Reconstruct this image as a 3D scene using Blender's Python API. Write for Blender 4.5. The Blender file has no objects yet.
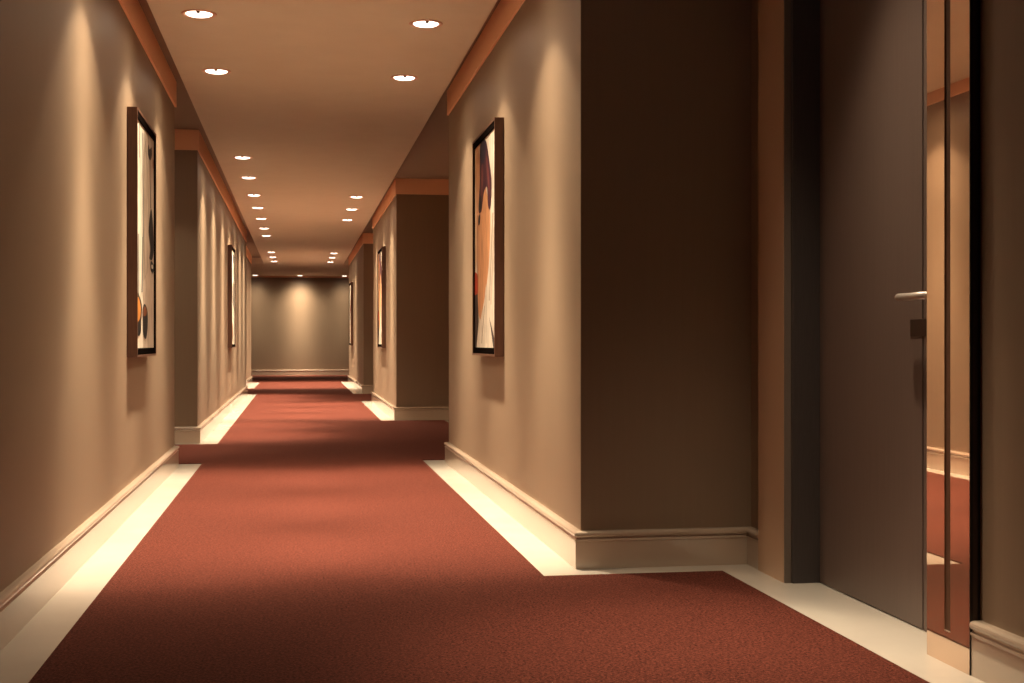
import bpy, bmesh, math
from mathutils import Vector, Matrix

S = bpy.context.scene
COL = S.collection
K_CORE = 2.55

# ------------------------------------------------------------------ helpers
def tag(o, label=None, cat=None, group=None, kind=None):
    if label: o['label'] = label
    if cat: o['category'] = cat
    if group: o['group'] = group
    if kind: o['kind'] = kind
    return o

def link(name, bm, mats, parent=None, smooth=False, bevel=0.0, seg=2):
    bmesh.ops.recalc_face_normals(bm, faces=bm.faces)
    me = bpy.data.meshes.new(name)
    bm.to_mesh(me); bm.free()
    for m in (mats if isinstance(mats, (list, tuple)) else [mats]):
        me.materials.append(m)
    if smooth:
        for p in me.polygons: p.use_smooth = True
    o = bpy.data.objects.new(name, me)
    COL.objects.link(o)
    if parent: o.parent = parent
    if bevel:
        md = o.modifiers.new('bevel', 'BEVEL'); md.width = bevel; md.segments = seg
        md.limit_method = 'ANGLE'; md.angle_limit = math.radians(40)
    return o

def empty(name, loc=(0, 0, 0), rz=0.0):
    o = bpy.data.objects.new(name, None)
    o.empty_display_size = 0.1
    o.location = loc; o.rotation_euler = (0, 0, rz)
    COL.objects.link(o)
    return o

def box(bm, x0, x1, y0, y1, z0, z1, mi=0):
    v = [bm.verts.new(p) for p in ((x0,y0,z0),(x1,y0,z0),(x1,y1,z0),(x0,y1,z0),
                                   (x0,y0,z1),(x1,y0,z1),(x1,y1,z1),(x0,y1,z1))]
    for q in ((0,3,2,1),(4,5,6,7),(0,1,5,4),(1,2,6,5),(2,3,7,6),(3,0,4,7)):
        f = bm.faces.new([v[i] for i in q]); f.material_index = mi

def prism(bm, pts, z0, z1):
    lo = [bm.verts.new((x, y, z0)) for x, y in pts]
    hi = [bm.verts.new((x, y, z1)) for x, y in pts]
    n = len(pts)
    bm.faces.new(lo[::-1]); bm.faces.new(hi)
    for i in range(n):
        j = (i + 1) % n
        bm.faces.new((lo[i], lo[j], hi[j], hi[i]))

def offset_path(path, t):
    """offset a polyline to the right of its direction of travel, mitred"""
    out = []
    n = len(path)
    nr = []
    for i in range(n - 1):
        dx, dy = path[i+1][0]-path[i][0], path[i+1][1]-path[i][1]
        L = math.hypot(dx, dy)
        nr.append((dy/L, -dx/L))
    for i in range(n):
        a = nr[max(0, i-1)]; b = nr[min(n-2, i)]
        k = 1 + a[0]*b[0] + a[1]*b[1]
        out.append((path[i][0] + t*(a[0]+b[0])/k, path[i][1] + t*(a[1]+b[1])/k))
    return out

def sweep(bm, path, profile):
    """profile = [(offset from the wall, height)...] as a closed outline"""
    rows = []
    for t, z in profile:
        rows.append([bm.verts.new((x, y, z)) for x, y in offset_path(path, t)])
    m = len(rows)
    for k in range(m):
        a, b = rows[k], rows[(k+1) % m]
        for i in range(len(path)-1):
            bm.faces.new((a[i], a[i+1], b[i+1], b[i]))
    bm.faces.new([r[0] for r in rows]); bm.faces.new([r[-1] for r in rows][::-1])

def cyl(bm, c, axis, r, L, n=24, r2=None):
    m = Vector((0, 0, 1)).rotation_difference(Vector(axis)).to_matrix().to_4x4()
    bmesh.ops.create_cone(bm, cap_ends=True, segments=n, radius1=r, radius2=r if r2 is None else r2,
                          depth=L, matrix=Matrix.Translation(Vector(c)) @ m)

def lathe(bm, prof, n=40, close=False):
    rings = []
    for r, z in prof:
        rings.append([bm.verts.new((r*math.cos(2*math.pi*i/n), r*math.sin(2*math.pi*i/n), z)) for i in range(n)])
    m = len(rings)
    for k in range(m if close else m-1):
        a, b = rings[k], rings[(k+1) % m]
        for i in range(n):
            j = (i+1) % n
            bm.faces.new((a[i], a[j], b[j], b[i]))

def spline(pts, sub=6):
    """closed Catmull-Rom outline"""
    n = len(pts); out = []
    for i in range(n):
        p0, p1, p2, p3 = pts[i-1], pts[i], pts[(i+1) % n], pts[(i+2) % n]
        for s in range(sub):
            t = s/sub
            q = []
            for c in (0, 1):
                q.append(0.5*((2*p1[c]) + (-p0[c]+p2[c])*t + (2*p0[c]-5*p1[c]+4*p2[c]-p3[c])*t*t
                              + (-p0[c]+3*p1[c]-3*p2[c]+p3[c])*t**3))
            out.append((min(1, max(0, q[0])), min(1, max(0, q[1]))))
    return out

# ------------------------------------------------------------------ materials
def lin(r, g, b):
    f = lambda c: (c/255/12.92) if c/255 <= 0.04045 else ((c/255+0.055)/1.055)**2.4
    return (f(r), f(g), f(b), 1)

def mat(name, color, rough=0.5, spec=0.5, metal=0.0, coat=0.0):
    m = bpy.data.materials.new(name); m.use_nodes = True
    b = m.node_tree.nodes['Principled BSDF']
    b.inputs['Base Color'].default_value = color
    b.inputs['Roughness'].default_value = rough
    b.inputs['Specular IOR Level'].default_value = spec
    b.inputs['Metallic'].default_value = metal
    b.inputs['Coat Weight'].default_value = coat
    b.inputs['Coat Roughness'].default_value = 0.05
    return m

def texture(m, scale, c0, c1, stretch=(1, 1, 1), detail=4.0, bump=0.0, bscale=None, p=(0.3, 0.7), bdist=0.002):
    nt = m.node_tree; N = nt.nodes; Lk = nt.links
    b = N['Principled BSDF']
    tc = N.new('ShaderNodeTexCoord'); mp = N.new('ShaderNodeMapping')
    mp.inputs['Scale'].default_value = stretch
    Lk.new(tc.outputs['Object'], mp.inputs['Vector'])
    no = N.new('ShaderNodeTexNoise'); no.inputs['Scale'].default_value = scale; no.inputs['Detail'].default_value = detail
    Lk.new(mp.outputs[0], no.inputs['Vector'])
    cr = N.new('ShaderNodeValToRGB')
    cr.color_ramp.elements[0].position = p[0]; cr.color_ramp.elements[0].color = c0
    cr.color_ramp.elements[1].position = p[1]; cr.color_ramp.elements[1].color = c1
    Lk.new(no.outputs['Fac'], cr.inputs['Fac']); Lk.new(cr.outputs['Color'], b.inputs['Base Color'])
    if bump:
        n2 = N.new('ShaderNodeTexNoise'); n2.inputs['Scale'].default_value = bscale or scale; n2.inputs['Detail'].default_value = 3
        Lk.new(mp.outputs[0], n2.inputs['Vector'])
        bp = N.new('ShaderNodeBump'); bp.inputs['Strength'].default_value = bump; bp.inputs['Distance'].default_value = bdist
        Lk.new(n2.outputs['Fac'], bp.inputs['Height']); Lk.new(bp.outputs['Normal'], b.inputs['Normal'])
    return m

WALLC = (0.258, 0.185, 0.122)
wallpaper = texture(mat('wallpaper', (*WALLC, 1), 0.5, 0.5), 9,
                    tuple(c*0.98 for c in WALLC)+(1,), tuple(c*1.02 for c in WALLC)+(1,),
                    (6, 6, 0.25), 3, 0.06, 40, bdist=0.001)
carpet_m = texture(mat('carpet_pile', (0.3, 0.06, 0.03, 1), 0.95, 0.1), 120,
                   (0.030, 0.0055, 0.0035, 1), (0.130, 0.033, 0.0205, 1), (1, 1, 1), 6, 0.7, 240, (0.36, 0.64), 0.006)
cb = carpet_m.node_tree.nodes['Principled BSDF']
cb.inputs['Sheen Weight'].default_value = 0.12; cb.inputs['Sheen Roughness'].default_value = 0.5
cb.inputs['Sheen Tint'].default_value = (0.8, 0.35, 0.25, 1)
stone = texture(mat('cream_stone', (0.8, 0.74, 0.64, 1), 0.15, 0.7), 3,
                (0.52, 0.475, 0.41, 1), (0.57, 0.525, 0.45, 1), (1, 1, 1), 5)
lacquer = mat('ivory_lacquer', (0.50, 0.395, 0.30, 1), 0.3, 0.4, coat=0.9)
lacquer.node_tree.nodes['Principled BSDF'].inputs['Coat Roughness'].default_value = 0.08
lacquer.node_tree.nodes['Principled BSDF'].inputs['Coat IOR'].default_value = 1.9
crown_m = mat('crown_paint', (0.97, 0.59, 0.38, 1), 0.6, 0.3)
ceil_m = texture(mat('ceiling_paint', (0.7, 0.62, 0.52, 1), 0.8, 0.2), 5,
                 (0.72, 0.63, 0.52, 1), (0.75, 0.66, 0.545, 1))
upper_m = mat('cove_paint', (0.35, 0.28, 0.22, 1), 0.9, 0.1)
dark_frame = texture(mat('door_frame_paint', (0.06, 0.05, 0.048, 1), 0.35, 0.4), 30,
                     (0.055, 0.045, 0.043, 1), (0.066, 0.055, 0.052, 1), (6, 6, 0.3))
door_m = texture(mat('door_veneer', (0.1, 0.075, 0.062, 1), 0.38, 0.5), 12,
                 (0.128, 0.091, 0.075, 1), (0.143, 0.102, 0.085, 1), (8, 8, 0.25), 5, 0.06, 30)
steel = mat('brushed_steel', (0.62, 0.56, 0.50, 1), 0.45, 0.5, 0.7)
plate_m = mat('lock_plate_black', (0.035, 0.018, 0.012, 1), 0.3, 0.5)
black = mat('black_gloss', (0.006, 0.005, 0.005, 1), 0.3, 0.5)
brown_strip = mat('dark_brown_strip', (0.06, 0.036, 0.028, 1), 0.4, 0.4)
slot_m = mat('slot_lining_brown', (0.12, 0.06, 0.034, 1), 0.5, 0.3)
wood = texture(mat('frame_brown_wood', (0.10, 0.045, 0.024, 1), 0.45, 0.4), 20,
               (0.085, 0.038, 0.022, 1), (0.115, 0.052, 0.031, 1), (6, 6, 0.4), 4)
liner_m = mat('frame_black_lip', (0.005, 0.0035, 0.003, 1), 0.9, 0.0)
chrome = mat('copper_toned_trim', (0.80, 0.50, 0.38, 1), 0.3, 0.5, 0.5)

mirror = bpy.data.materials.new('bronze_mirror'); mirror.use_nodes = True
nt = mirror.node_tree; pb = nt.nodes['Principled BSDF']
pb.inputs['Base Color'].default_value = (0.42, 0.25, 0.16, 1); pb.inputs['Roughness'].default_value = 0.3
gl = nt.nodes.new('ShaderNodeBsdfGlossy'); gl.inputs['Color'].default_value = (0.90, 0.74, 0.61, 1)
gl.inputs['Roughness'].default_value = 0.01
mx = nt.nodes.new('ShaderNodeMixShader'); mx.inputs[0].default_value = 0.72
nt.links.new(pb.outputs[0], mx.inputs[1]); nt.links.new(gl.outputs[0], mx.inputs[2])
nt.links.new(mx.outputs[0], nt.nodes['Material Output'].inputs[0])

satin = bpy.data.materials.new('satin_bronze'); satin.use_nodes = True
sb = satin.node_tree.nodes['Principled BSDF']
sb.inputs['Base Color'].default_value = (0.68, 0.46, 0.31, 1); sb.inputs['Roughness'].default_value = 0.16
sb.inputs['Metallic'].default_value = 0.25; sb.inputs['Specular IOR Level'].default_value = 0.7

lens_m = bpy.data.materials.new('lit_lamp_lens'); lens_m.use_nodes = True
lb = lens_m.node_tree.nodes['Principled BSDF']
lb.inputs['Base Color'].default_value = (0.9, 0.88, 0.82, 1)
lb.inputs['Emission Color'].default_value = (1, 0.86, 0.70, 1)
lb.inputs['Emission Strength'].default_value = 6.0

def paint(name, r, g, b):
    c = [v*0.62 for v in lin(r, g, b)[:3]]
    return texture(mat('paint_'+name, (*c, 1), 0.6, 0.2), 14, tuple(v*0.8 for v in c)+(1,), tuple(v*1.15 for v in c)+(1,),
                   (2.5, 1, 0.6), 6, 0.3, 60, (0.35, 0.65))

# ------------------------------------------------------------------ the plan (metres; camera stands at x=0, y=0)
XL, XL3, XR, XA = -0.90, -1.04, 1.131, 1.855      # corridor wall faces, right alcove wall
XN = -1.66                                       # left niche wall
Y0, YE = -3.0, 35.68                             # back wall, end wall
ZC, ZP = 2.832, 2.69                             # ceiling, underside of the dropped panel
YD0, YD1 = 3.60, 4.722                           # door opening
T = 0.185                                        # stone border, measured from the wall

left_path = [(XL, Y0), (XL, 9.84), (XN, 9.84), (XN, 12.04), (XL, 12.04), (XL, 23.04), (XN, 23.04),
             (XN, 25.9), (XL3, 25.9), (XL3, 29.53), (-4.2, 29.53), (-4.2, YE)]
right_a = [(XA, Y0), (XA, 3.3275)]
right_b = [(XA, 5.0), (XA, 5.165), (XR, 5.165), (XR, 9.86), (XA, 9.86), (XA, 15.235), (XR, 15.235), (XR, 20.03),
           (XA, 20.03), (XA, 23.03), (XR, 23.03), (XR, 29.76), (4.4, 29.76), (4.4, YE)]
end_path = [(-4.2, YE), (4.4, YE)]

# walls
bm = bmesh.new(); prism(bm, left_path + [(-4.6, YE), (-4.6, Y0)], 0, ZC)
tag(link('wall_left', bm, wallpaper), 'tan papered left corridor wall with stepped recesses and framed pictures', 'wall', kind='structure')
bm = bmesh.new()
prism(bm, [(XA, Y0), (XA, YD0), (2.12, YD0), (2.12, YD1), (XA, YD1)] + right_b[1:] + [(4.8, YE), (4.8, Y0)], 0, ZC)
box(bm, XA, 2.12, YD0, YD1, 2.50, ZC)
tag(link('wall_right', bm, wallpaper), 'tan papered right corridor wall with dark alcove around the door', 'wall', kind='structure')
bm = bmesh.new(); box(bm, -4.6, 4.8, YE, YE+0.2, 0, ZC)
# two narrow seams between the wallpaper lengths
box(bm, -0.955, -0.949, YE-0.003, YE, 0.15, 2.64)
tag(link('wall_end', bm, wallpaper), 'tan far wall closing the corridor, lit by one downlight', 'wall', kind='structure')
bm = bmesh.new(); box(bm, -4.6, 4.8, Y0-0.2, Y0, 0, ZC)
tag(link('wall_back', bm, wallpaper), 'tan wall closing the corridor behind the camera', 'wall', kind='structure')

# floor, carpet
bm = bmesh.new(); box(bm, -4.6, 4.8, Y0-0.2, YE+0.2, -0.15, 0)
tag(link('floor', bm, stone), 'polished cream stone border running along both walls beside the carpet', 'floor', kind='structure')
lp = offset_path([(XL, Y0+0.02), (XL, 9.84), (XN, 9.84), (XN, 12.04), (XL, 12.04), (XL, 23.04), (XN, 23.04),
                  (XN, 25.9), (XL3, 25.9), (XL3, 29.53), (-4.17, 29.53)], T)
rp = offset_path(([(XA, Y0+0.02)] + right_b[1:-2] + [(4.37, 29.76)])[::-1], T)
bm = bmesh.new()
prism(bm, lp + [(-4.17, YE-0.035), (4.37, YE-0.035)] + rp, 0.0, 0.007)
tag(link('carpet', bm, carpet_m, bevel=0.003), 'dark red speckled carpet running down the whole corridor between cream stone borders', 'carpet')

# ceiling: slab and the dropped panel that carries the lamps
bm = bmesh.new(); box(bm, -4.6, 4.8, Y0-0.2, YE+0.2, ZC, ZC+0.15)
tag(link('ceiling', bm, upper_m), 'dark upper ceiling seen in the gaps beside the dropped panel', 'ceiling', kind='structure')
bm = bmesh.new()
prism(bm, [(-0.779, Y0+0.1), (-0.779, 30.18), (-4.1, 30.18), (-4.1, YE-0.09), (4.3, YE-0.09), (4.3, 30.18), (1.021, 30.18), (1.021, Y0+0.1)], ZP, ZC)
tag(link('ceiling', bm, ceil_m, bevel=0.003), 'long dropped ceiling panel over the corridor holding two rows of downlights', 'ceiling', kind='structure')

# skirting and crown bands
BASE = [(0, 0), (0.027, 0), (0.027, 0.110), (0.030, 0.113), (0.030, 0.118), (0.024, 0.122), (0.023, 0.127),
        (0.029, 0.130), (0.032, 0.134), (0.033, 0.140), (0.031, 0.146), (0.026, 0.150), (0.018, 0.152), (0, 0.152)]
bm = bmesh.new(); sweep(bm, left_path, BASE)
tag(link('baseboard_left', bm, lacquer), 'glossy ivory baseboard with rounded cap along the left wall', 'baseboard', kind='structure')
bm = bmesh.new(); sweep(bm, right_a[::-1], BASE); sweep(bm, right_b[::-1], BASE)
tag(link('baseboard_right', bm, lacquer), 'glossy ivory baseboard with rounded cap along the right walls and alcove', 'baseboard', kind='structure')
bm = bmesh.new(); sweep(bm, end_path, BASE)
tag(link('baseboard_end', bm, lacquer), 'ivory baseboard across the foot of the far wall', 'baseboard', kind='structure')
CROWN = [(0, 2.645), (0.012, 2.645), (0.014, 2.647), (0.014, 2.83), (0, 2.83)]
bm = bmesh.new(); sweep(bm, left_path, CROWN)
tag(link('trim_1', bm, crown_m), 'flat terracotta band along the top of the left wall', 'crown trim', kind='structure')
bm = bmesh.new(); sweep(bm, ([(XA, Y0)] + right_b[1:])[::-1], CROWN)
tag(link('trim_2', bm, crown_m), 'flat terracotta band along the top of the right wall', 'crown trim', kind='structure')
bm = bmesh.new(); sweep(bm, end_path, CROWN)
tag(link('trim_3', bm, crown_m), 'flat terracotta band along the top of the far wall', 'crown trim', kind='structure')

# ------------------------------------------------------------------ door with its frame, lever and lock plate
d = tag(empty('door_1', (1.96, 4.2, 0)), 'grey brown flush door with steel lever in the right alcove', 'door', kind='structure')
def dpart(name, bm, m, parent=d, **k):
    bmesh.ops.translate(bm, verts=bm.verts, vec=(-1.96, -4.2, 0))
    return link(name, bm, m, parent, **k)
bm = bmesh.new()
box(bm, 1.852, 2.11, 4.700, 4.722, 0.0, 2.50)          # far jamb
box(bm, 1.90, 2.11, 3.60, 3.645, 0.0, 2.50)            # near jamb
box(bm, 1.852, 2.11, 3.645, 4.700, 2.44, 2.50)         # head
dpart('door_frame', bm, dark_frame, bevel=0.002)
bm = bmesh.new()
box(bm, 1.9595, 2.005, 3.655, 3.862, 0.004, 2.435)
box(bm, 1.9595, 2.005, 3.872, 4.697, 0.004, 2.435)
box(bm, 1.9635, 2.001, 3.86, 3.874, 0.004, 2.435)      # narrow groove between lock stile and field
leaf = dpart('door_leaf', bm, door_m, bevel=0.0015)
bm = bmesh.new()
cyl(bm, (1.9575, 3.735, 1.062), (1, 0, 0), 0.026, 0.008, 32)
cyl(bm, (1.930, 3.735, 1.062), (1, 0, 0), 0.010, 0.052, 20)
cyl(bm, (1.905, 3.829, 1.062), (0, 1, 0), 0.012, 0.194, 20)
bmesh.ops.create_uvsphere(bm, u_segments=20, v_segments=12, radius=0.012, matrix=Matrix.Translation((1.905, 3.926, 1.062)))
bmesh.ops.create_uvsphere(bm, u_segments=20, v_segments=12, radius=0.012, matrix=Matrix.Translation((1.905, 3.732, 1.062)))
o = dpart('door_handle', bm, steel, smooth=True); o['label'] = 'round steel lever handle'
bm = bmesh.new(); box(bm, 1.9575, 1.9605, 3.70, 3.952, 0.936, 0.992)
o = dpart('lock_plate', bm, plate_m, bevel=0.001); o['label'] = 'dark square lock plate below the lever'

# ------------------------------------------------------------------ bronze mirror panels beside the door
p = tag(empty('mirror_panel', (1.84, 3.454, 0)), 'tall bronze mirror panel with a dark vertical slot, to the right of the door', 'mirror panel', 'mirror panels flanking the door')
def ppart(name, bm, m, root, **k):
    bmesh.ops.translate(bm, verts=bm.verts, vec=-root.location)
    return link(name, bm, m, root, **k)
ya, yb, s0, s1, z0s, z1s = 3.331, 3.577, 3.437, 3.472, 0.092, 2.40
bm = bmesh.new()
# mirror face with the slot cut out, one shell
ys = [ya, s0, s1, yb]; zs = [0.0, z0s, z1s, 2.60]
def grid(x):
    return [[bm.verts.new((x, y, z)) for z in zs] for y in ys]
f, b_ = grid(1.8245), grid(1.8548)
for i in range(3):
    for j in range(3):
        if (i, j) == (1, 1): continue
        for g in (f, b_): bm.faces.new((g[i][j], g[i+1][j], g[i+1][j+1], g[i][j+1]))
edge = [(0,0),(1,0),(2,0),(3,0),(3,1),(3,2),(3,3),(2,3),(1,3),(0,3),(0,2),(0,1)]
for k in range(len(edge)):
    (i, j), (m_, n_) = edge[k], edge[(k+1) % len(edge)]
    bm.faces.new((f[i][j], f[m_][n_], b_[m_][n_], b_[i][j]))
hole = [(1,1),(2,1),(2,2),(1,2)]
for k in range(4):
    (i, j), (m_, n_) = hole[k], hole[(k+1) % 4]
    bm.faces.new((f[i][j], f[m_][n_], b_[m_][n_], b_[i][j]))
ppart('mirror_face', bm, mirror, p)
bm = bmesh.new(); box(bm, 1.8285, 1.853, s0+0.0005, s1-0.0005, z0s+0.0005, z1s-0.0005)
o = ppart('slot_lining', bm, slot_m, p); o['label'] = 'dark brown lining of the vertical slot'
bm = bmesh.new(); box(bm, 1.8250, 1.8285, s0+0.0008, s1-0.0008, z0s+0.0005, z0s+0.0035)  # pale sliver added as the bright glint on the slot's bottom rim
o = ppart('slot_glint', bm, lacquer, p); o['label'] = 'pale sliver standing in for the glint at the foot of the slot'
bm = bmesh.new()
box(bm, 1.8247, 1.8340, 3.328, 3.3308, 0.0, 2.60, 0)
box(bm, 1.8340, 1.8470, 3.3285, 3.3308, 0.0, 2.60, 1)
box(bm, 1.8470, 1.8548, 3.328, 3.3308, 0.0, 2.60, 0)
o = ppart('edge_trim', bm, [black, brown_strip], p); o['label'] = 'black stepped edge strip'
p2 = tag(empty('mirror_panel', (1.84, 4.868, 0)), 'tall plain bronze mirror panel to the left of the door, next to the dark wall', 'mirror panel', 'mirror panels flanking the door')
bm = bmesh.new(); box(bm, 1.8245, 1.8548, 4.7225, 4.999, 0.0, 2.60)
ppart('bronze_face', bm, satin, p2)
bm = bmesh.new(); box(bm, 1.8260, 1.8519, 4.7145, 4.722, 0.0, 2.60)
o = ppart('edge_trim', bm, mat('grey_bronze_edge', (0.16, 0.125, 0.10, 1), 0.4, 0.5), p2); o['label'] = 'grey brown edge strip'

# ------------------------------------------------------------------ framed pictures (local axes: x to the viewer's right, y into the wall, z up)
W, Hh, DP, RB = 0.93, 1.332, 0.055, 0.012
def make_picture(name_label, paint_fn, canvas_mat):
    r = empty('framed_picture')
    tag(r, name_label, 'picture', 'framed pictures on the corridor walls')
    bm = bmesh.new()
    def ring(w, h, t, y0, y1, ts=None):
        ts = ts or t
        box(bm, -w/2, w/2, y0, y1, 0.0+(Hh-h)/2, t+(Hh-h)/2)
        box(bm, -w/2, w/2, y0, y1, Hh-t-(Hh-h)/2, Hh-(Hh-h)/2)
        box(bm, -w/2, -w/2+ts, y0, y1, t+(Hh-h)/2, Hh-t-(Hh-h)/2)
        box(bm, w/2-ts, w/2, y0, y1, t+(Hh-h)/2, Hh-t-(Hh-h)/2)
    ring(W, Hh, RB, -DP, -0.001)
    link('frame', bm, wood, r)
    bm = bmesh.new()
    ring(W-2*RB, Hh-2*RB, 0.036, -DP+0.003, -0.004, 0.020)
    o = link('inner_lip', bm, liner_m, r); o['label'] = 'black inner lip of the frame'
    b0 = RB+0.036
    cw, ch = W-2*(RB+0.020), Hh-2*b0
    bm = bmesh.new()
    box(bm, -cw/2, cw/2, -DP+0.012, -0.006, b0, Hh-b0, 0)
    mats = [canvas_mat]
    for k, (m, pts) in enumerate(paint_fn):
        if m not in mats: mats.append(m)
        y = -DP+0.0118 - 0.00012*(k+1)
        vs = [bm.verts.new((-cw/2+cw*min(1, max(0, a)), y, b0+ch*min(1, max(0, b)))) for a, b in pts]
        fc = bm.faces.new(vs); fc.material_index = mats.index(m)
    me_o = link('canvas', bm, mats, r)
    return r

def line(a0, b0, a1, b1, w):
    return [(a0-w/2, b0), (a0+w/2, b0), (a1+w/2, b1), (a1-w/2, b1)]

cream = paint('cream', 238, 226, 206); beige = paint('beige', 208, 188, 166); ink = paint('ink', 16, 13, 14)
grey = paint('grey', 132, 130, 126); orange = paint('orange', 214, 138, 62); umber = paint('umber', 132, 76, 42)
skin = paint('peach', 222, 160, 112); skin2 = paint('light_peach', 234, 192, 152); plum = paint('plum', 74, 34, 48)
indigo = paint('indigo', 40, 30, 52); red = paint('red', 190, 66, 36); white = paint('white', 226, 214, 196)
wine = paint('wine', 116, 58, 58); dusk = paint('dusk', 62, 46, 44); silver = paint('silver', 176, 160, 140)

abstract = [
    (beige, [(0.37, 0), (1, 0), (1, 1), (0.42, 1), (0.36, 0.6)]),
    (silver, [(0.40, 0.3), (0.62, 0.35), (0.7, 0.7), (0.55, 0.98), (0.42, 0.9)]),
    (beige, spline([(0.48, 0.35), (0.6, 0.4), (0.66, 0.7), (0.5, 0.9), (0.45, 0.7)])),
    (grey, line(0.35, 0.97, 0.39, 0.50, 0.04)), (grey, line(0.13, 0.502, 0.13, 0.227, 0.05)),
    (grey, line(0.36, 0.50, 0.31, 0.25, 0.06)), (grey, line(0.17, 0.99, 0.17, 0.84, 0.03)),
    (white, spline([(0.68, 0.985), (0.82, 0.98), (0.85, 0.94), (0.75, 0.925)])),
    (ink, spline([(0.67, 0.95), (0.74, 0.935), (0.84, 0.955), (0.87, 0.92), (0.77, 0.885), (0.65, 0.90)])),
    (ink, line(0.76, 0.89, 0.78, 0.66, 0.03)),
    (umber, spline([(0.93, 0.909), (1.0, 0.892), (1.0, 0.863), (0.92, 0.871)])),
    (ink, spline([(0.80, 0.655), (0.91, 0.623), (0.98, 0.484), (0.90, 0.425), (0.72, 0.42), (0.78, 0.47), (0.68, 0.55)])),
    (ink, spline([(0.80, 0.41), (0.95, 0.405), (1.0, 0.38), (0.90, 0.355), (0.78, 0.375)])),
    (cream, spline([(0.84, 0.395), (0.94, 0.395), (0.92, 0.378), (0.84, 0.38)])),
    (ink, spline([(0.0, 0.225), (0.12, 0.238), (0.29, 0.19), (0.26, 0.12), (0.23, 0.07), (0.11, 0.053), (0.02, 0.07), (0.0, 0.11)])),
    (orange, spline([(0.01, 0.21), (0.11, 0.222), (0.23, 0.186), (0.20, 0.135), (0.03, 0.118)])),
    (ink, spline([(0.34, 0.18), (0.45, 0.20), (0.60, 0.17), (0.61, 0.10), (0.52, 0.042), (0.38, 0.06), (0.35, 0.12)])),
    (umber, spline([(0.37, 0.172), (0.45, 0.19), (0.56, 0.174), (0.53, 0.150), (0.38, 0.145)])),
]
figure = [
    (skin2, [(0, 0.37), (0, 1), (0.4, 1), (0.2, 0.5)]),
    (skin, spline([(0.08, 0.96), (0.26, 0.94), (0.59, 0.737), (0.76, 0.61), (0.70, 0.404), (0.54, 0.268), (0.37, 0.176), (0.26, 0.138), (0.14, 0.229), (0.11, 0.476)])),
    (umber, line(0.16, 0.66, 0.15, 0.30, 0.025)),
    (white, [(0.57, 1), (1, 1), (1, 0.02), (0.9, 0.02), (0.68, 0.2), (0.64, 0.312), (0.82, 0.56), (0.84, 0.768), (0.72, 0.90)]),
    (silver, line(0.88, 0.62, 0.72, 0.22, 0.05)), (beige, line(0.93, 0.55, 0.80, 0.2, 0.06)),
    (red, spline([(0.0, 0.37), (0.14, 0.355), (0.16, 0.27), (0.0, 0.25)])),
    (dusk, [(0, 0.262), (0.15, 0.267), (0.2, 0.129), (0.09, 0), (0, 0)]),
    (cream, [(0.56, 0.30), (0.68, 0.171), (0.90, 0.0), (0.10, 0.0), (0.17, 0.09), (0.30, 0.135), (0.43, 0.165)]),
    (silver, line(0.5, 0.2, 0.35, 0.02, 0.03)), (white, line(0.56, 0.25, 0.6, 0.02, 0.06)),
    (dusk, [(0.72, 0.145), (1.0, 0.02), (1, 0), (0.90, 0.0)]),
    (plum, spline([(0.28, 0.99), (0.54, 0.99), (0.70, 0.892), (0.82, 0.768), (0.77, 0.65), (0.66, 0.67), (0.61, 0.76), (0.45, 0.74), (0.34, 0.665), (0.20, 0.68), (0.26, 0.809)])),
    (indigo, spline([(0.29, 0.99), (0.52, 0.99), (0.55, 0.93), (0.42, 0.88), (0.3, 0.91)])),
    (wine, spline([(0.36, 0.88), (0.42, 0.87), (0.40, 0.74), (0.32, 0.72)])),
    (wine, spline([(0.58, 0.90), (0.64, 0.88), (0.74, 0.76), (0.68, 0.74)])),
    (ink, spline([(0.23, 0.72), (0.34, 0.74), (0.33, 0.68), (0.22, 0.68)])),
    (ink, spline([(0.21, 0.645), (0.28, 0.65), (0.27, 0.61), (0.20, 0.605)])),
]
still = [
    (silver, spline([(0.35, 0.62), (0.7, 0.66), (0.8, 0.5), (0.6, 0.38), (0.38, 0.44)])),
    (grey, spline([(0.5, 0.58), (0.72, 0.6), (0.74, 0.42), (0.58, 0.4)])),
    (orange, spline([(0.02, 0.30), (0.22, 0.28), (0.26, 0.16), (0.04, 0.12)])),
    (umber, spline([(0.1, 0.24), (0.42, 0.18), (0.4, 0.08), (0.06, 0.04)])),
    (ink, spline([(0.55, 0.97), (0.85, 0.95), (0.8, 0.88), (0.58, 0.9)])),
]
pale = [
    (beige, [(0, 0), (1, 0), (1, 0.3), (0, 0.42)]),
    (silver, spline([(0.3, 0.7), (0.7, 0.74), (0.74, 0.46), (0.34, 0.4)])),
    (wine, spline([(0.4, 0.62), (0.6, 0.66), (0.6, 0.52), (0.42, 0.5)])),
]
def place(r, left, y, x):
    r.location = (x, y, 0.836)
    r.rotation_euler = (0, 0, math.pi/2 if left else -math.pi/2)
def yw(w, x): return (w - x*0.1621)/0.98677
pic = make_picture('large framed abstract of dark hanging shapes and orange spots on the near left wall', abstract, cream)
place(pic, True, yw(6.905, XL)+W/2, XL)
pic = make_picture('large framed painting of a bare back with dark plum hair on the near right wall', figure, cream)
place(pic, False, yw(7.24, XR)+W/2, XR)
pic = make_picture('framed pale picture with an orange spot on the far left wall, among streaks of lamplight', still, cream)
place(pic, True, yw(16.75, XL)+W/2, XL)
pic = make_picture('framed painting with dark hair and white drape on the second right wall, beyond the recess', figure, cream)
place(pic, False, yw(17.05, XR)+W/2, XR)
pic = make_picture('smallest looking framed picture, farthest down the right wall by the end wall', pale, cream)
place(pic, False, yw(27.2, XR)+W/2, XR)

# ------------------------------------------------------------------ recessed downlights
LIGHT = (1.0, 0.79, 0.56)
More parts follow.
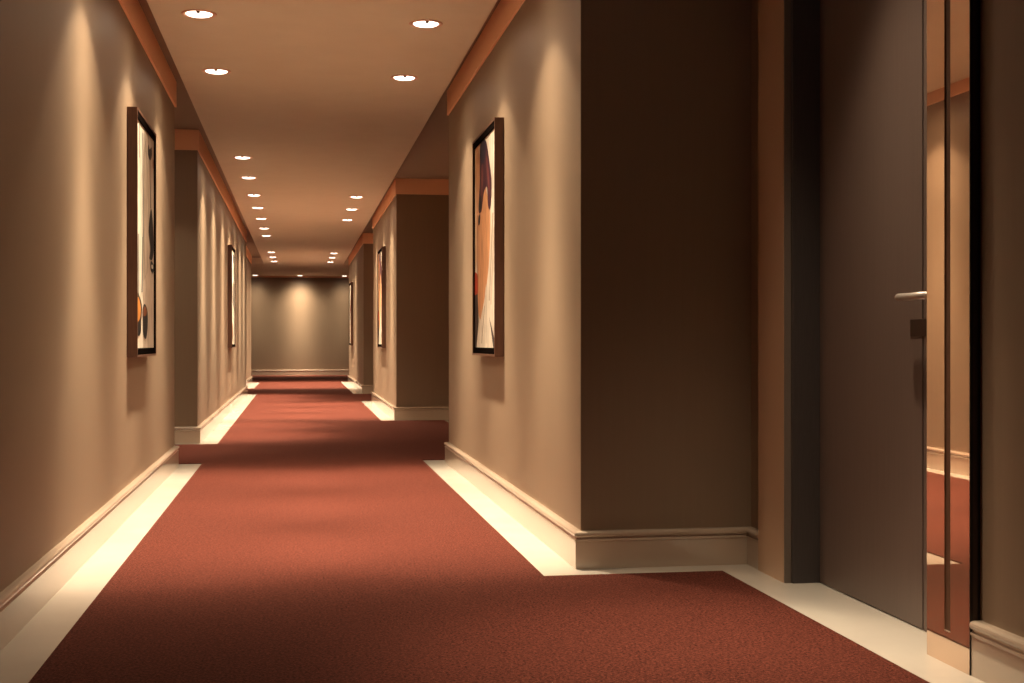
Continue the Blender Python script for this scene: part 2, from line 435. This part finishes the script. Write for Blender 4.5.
# photometric curve of the reflector lamps: angle from straight down, relative candela
CURVE = [(0, 5.8), (7, 5.4), (14, 4.1), (20, 2.0), (26, 1.05), (32, 0.80), (36, 0.60), (41, 0.46), (45, 0.32), (48, 0.13), (52, 0.065),
         (57, 0.045), (65, 0.03), (74, 0.012), (82, 0.0), (90, 0.0)]
# the recess lamps have a tighter reflector
TIGHT = [(0, 6.0), (10, 5.0), (18, 3.3), (24, 2.0), (28, 1.05), (31, 0.45), (34, 0.14), (38, 0.03), (50, 0.01), (70, 0.0), (90, 0.0)]
NARROW = [(0, 6.0), (8, 5.2), (14, 3.7), (18, 2.0), (21, 0.8), (24, 0.2), (28, 0.04), (40, 0.005), (60, 0.0), (90, 0.0)]
def photometry(name, curve):
    t = bpy.data.texts.new(name + '.ies')
    t.write('\n'.join(['IESNA:LM-63-2002', 'TILT=NONE', f'1 1000 1 {len(curve)} 1 1 2 0 0 0', '1 1 50',
                       ' '.join(str(a) for a, c in curve), '0', ' '.join(f'{c*1000:.1f}' for a, c in curve)]) + '\n')
    return t
flood, spot = photometry('flood_reflector', CURVE), photometry('tight_reflector', TIGHT)
def lamp(name, energy, ies, color=LIGHT):
    l = bpy.data.lights.new(name, 'POINT'); l.energy = energy; l.color = color; l.shadow_soft_size = 0.03
    l.use_nodes = True
    nt = l.node_tree; em = nt.nodes['Emission']
    tx = nt.nodes.new('ShaderNodeTexIES'); tx.mode = 'INTERNAL'; tx.ies = ies
    nt.links.new(tx.outputs['Fac'], em.inputs['Strength'])
    return l
core = lamp('lamp_beam', K_CORE, flood)
WIDE = [(0, 16.0), (5, 15.0), (9, 12.0), (13, 8.6), (18, 5.6), (25, 3.4), (34, 2.1), (43, 1.2), (51, 0.6), (60, 0.2), (70, 0.05), (80, 0.0), (90, 0.0)]
wash = photometry('wide_reflector', WIDE)
end_mid = lamp('end_lamp_beam', K_CORE*0.55, wash)
core_far = lamp('far_lamp_beam', K_CORE*1.35, flood)
weak = lamp('end_side_beam', K_CORE*0.15, wash)
dim = lamp('door_beam', K_CORE*0.22, spot)
pool = lamp('alcove_beam', K_CORE*0.47, photometry('narrow_reflector', NARROW))
niche = lamp('niche_beam', K_CORE*0.4, flood)

root0 = empty('recessed_downlight')
bm = bmesh.new()
lathe(bm, [(0.094, 0.0), (0.094, -0.003), (0.091, -0.0055), (0.085, -0.0065), (0.078, -0.0058), (0.072, -0.004), (0.069, -0.001), (0.069, 0.0)], 48, True)
link('trim_ring', bm, chrome, root0, smooth=True)
bm = bmesh.new()
lathe(bm, [(0.0690, -0.0005), (0.0690, -0.0035), (0.062, -0.0075), (0.048, -0.0105), (0.030, -0.0125), (0.012, -0.0135), (0.0005, -0.0137)], 48)
o = link('lamp_lens', bm, lens_m, root0, smooth=True); o['label'] = 'glowing white lens'
bm = bmesh.new(); box(bm, -0.010, 0.010, -0.078, -0.056, -0.0125, -0.003)
o = link('spring_clip', bm, slot_m, root0, bevel=0.001); o['label'] = 'dark clip at the near edge of the ring'

def add_light(data, parent, z=-0.02):
    o = bpy.data.objects.new(data.name, data); o.parent = parent; o.location = (0, 0, z); COL.objects.link(o)

first = [True]
def downlight(x, y, z, label, group, lights=(core,)):
    if first[0]:
        r = root0; first[0] = False
    else:
        r = root0.copy(); COL.objects.link(r)
        for ch in list(root0.children):
            if ch.type != 'MESH': continue
            c = ch.copy(); c.parent = r; COL.objects.link(c)
    r.location = (x, y, z)
    tag(r, label, 'downlight', group)
    for l in lights: add_light(l, r)
    return r

ORD = ['first', 'second', 'third', 'fourth', 'fifth', 'sixth', 'seventh', 'eighth', 'ninth', 'tenth', 'eleventh', 'twelfth']
LY = [7.2, 8.71, 12.75, 14.3, 16.0, 17.5, 19.04, 20.66, 22.08, 26.13, 27.65, 29.07]
RY = [7.22, 8.72, 16.0, 17.5, 19.04, 26.25, 27.65, 29.17]
for i, y in enumerate(LY):
    lab = ('round lit downlight in the left ceiling row, nearest in view' if i == 0 else
           f'round lit downlight in the left ceiling row, {ORD[i]} from the front' if i < 11 else
           'round lit downlight in the left ceiling row, last before the end wall')
    downlight(-0.53, y, ZP, lab, 'downlights in the left ceiling row', (core if y < 12 else core_far,))
for i, y in enumerate(RY):
    lab = ('round lit downlight in the right ceiling row, nearest in view' if i == 0 else
           f'round lit downlight in the right ceiling row, {ORD[i]} from the front' if i < 7 else
           'round lit downlight in the right ceiling row, last before the end wall')
    downlight(0.70, y, ZP, lab, 'downlights in the right ceiling row', (core if y < 12 else core_far,))
for x, nm in ((-1.14, 'left'), (0.04, 'middle'), (1.22, 'right')):
    downlight(x, 35.28, ZP, f'{nm} one of three small downlights close to the end wall', 'downlights close to the end wall',
              (end_mid if nm == 'middle' else weak,))
downlight(-0.53, 5.72, ZP, 'round downlight in the left row just above the top edge of the view', 'downlights just out of view')
downlight(0.70, 5.80, ZP, 'round downlight in the right row just above the top edge of the view', 'downlights just out of view')
downlight(1.55, 3.97, ZC, 'round downlight close to the top of the grey door', 'downlights just out of view', (dim,))
downlight(1.15, 3.6, ZC, 'round downlight over the carpet in front of the alcove', 'downlights just out of view', (pool,))
downlight(-1.28, 11.15, ZC, 'round downlight hidden in the first left recess', 'downlights just out of view', (niche,))

# ------------------------------------------------------------------ world, camera, view
w = bpy.data.worlds.new('world'); S.world = w; w.use_nodes = True
w.node_tree.nodes['Background'].inputs[0].default_value = (0.02, 0.015, 0.01, 1)
cam = bpy.data.cameras.new('camera'); cam.sensor_width = 36; cam.lens = 1300*36/1024
cam.clip_start = 0.05; cam.clip_end = 100
co = bpy.data.objects.new('camera', cam); COL.objects.link(co)
co.location = (0, 0, 0.92)
co.rotation_euler = (math.pi/2, 0, -math.atan(213.5/1300))
S.camera = co
S.cycles.max_bounces = 14; S.cycles.diffuse_bounces = 5; S.cycles.glossy_bounces = 6
S.view_settings.view_transform = 'Standard'; S.view_settings.look = 'None'
S.view_settings.exposure = 0.0; S.view_settings.gamma = 1.0; S.view_settings.use_curve_mapping = False
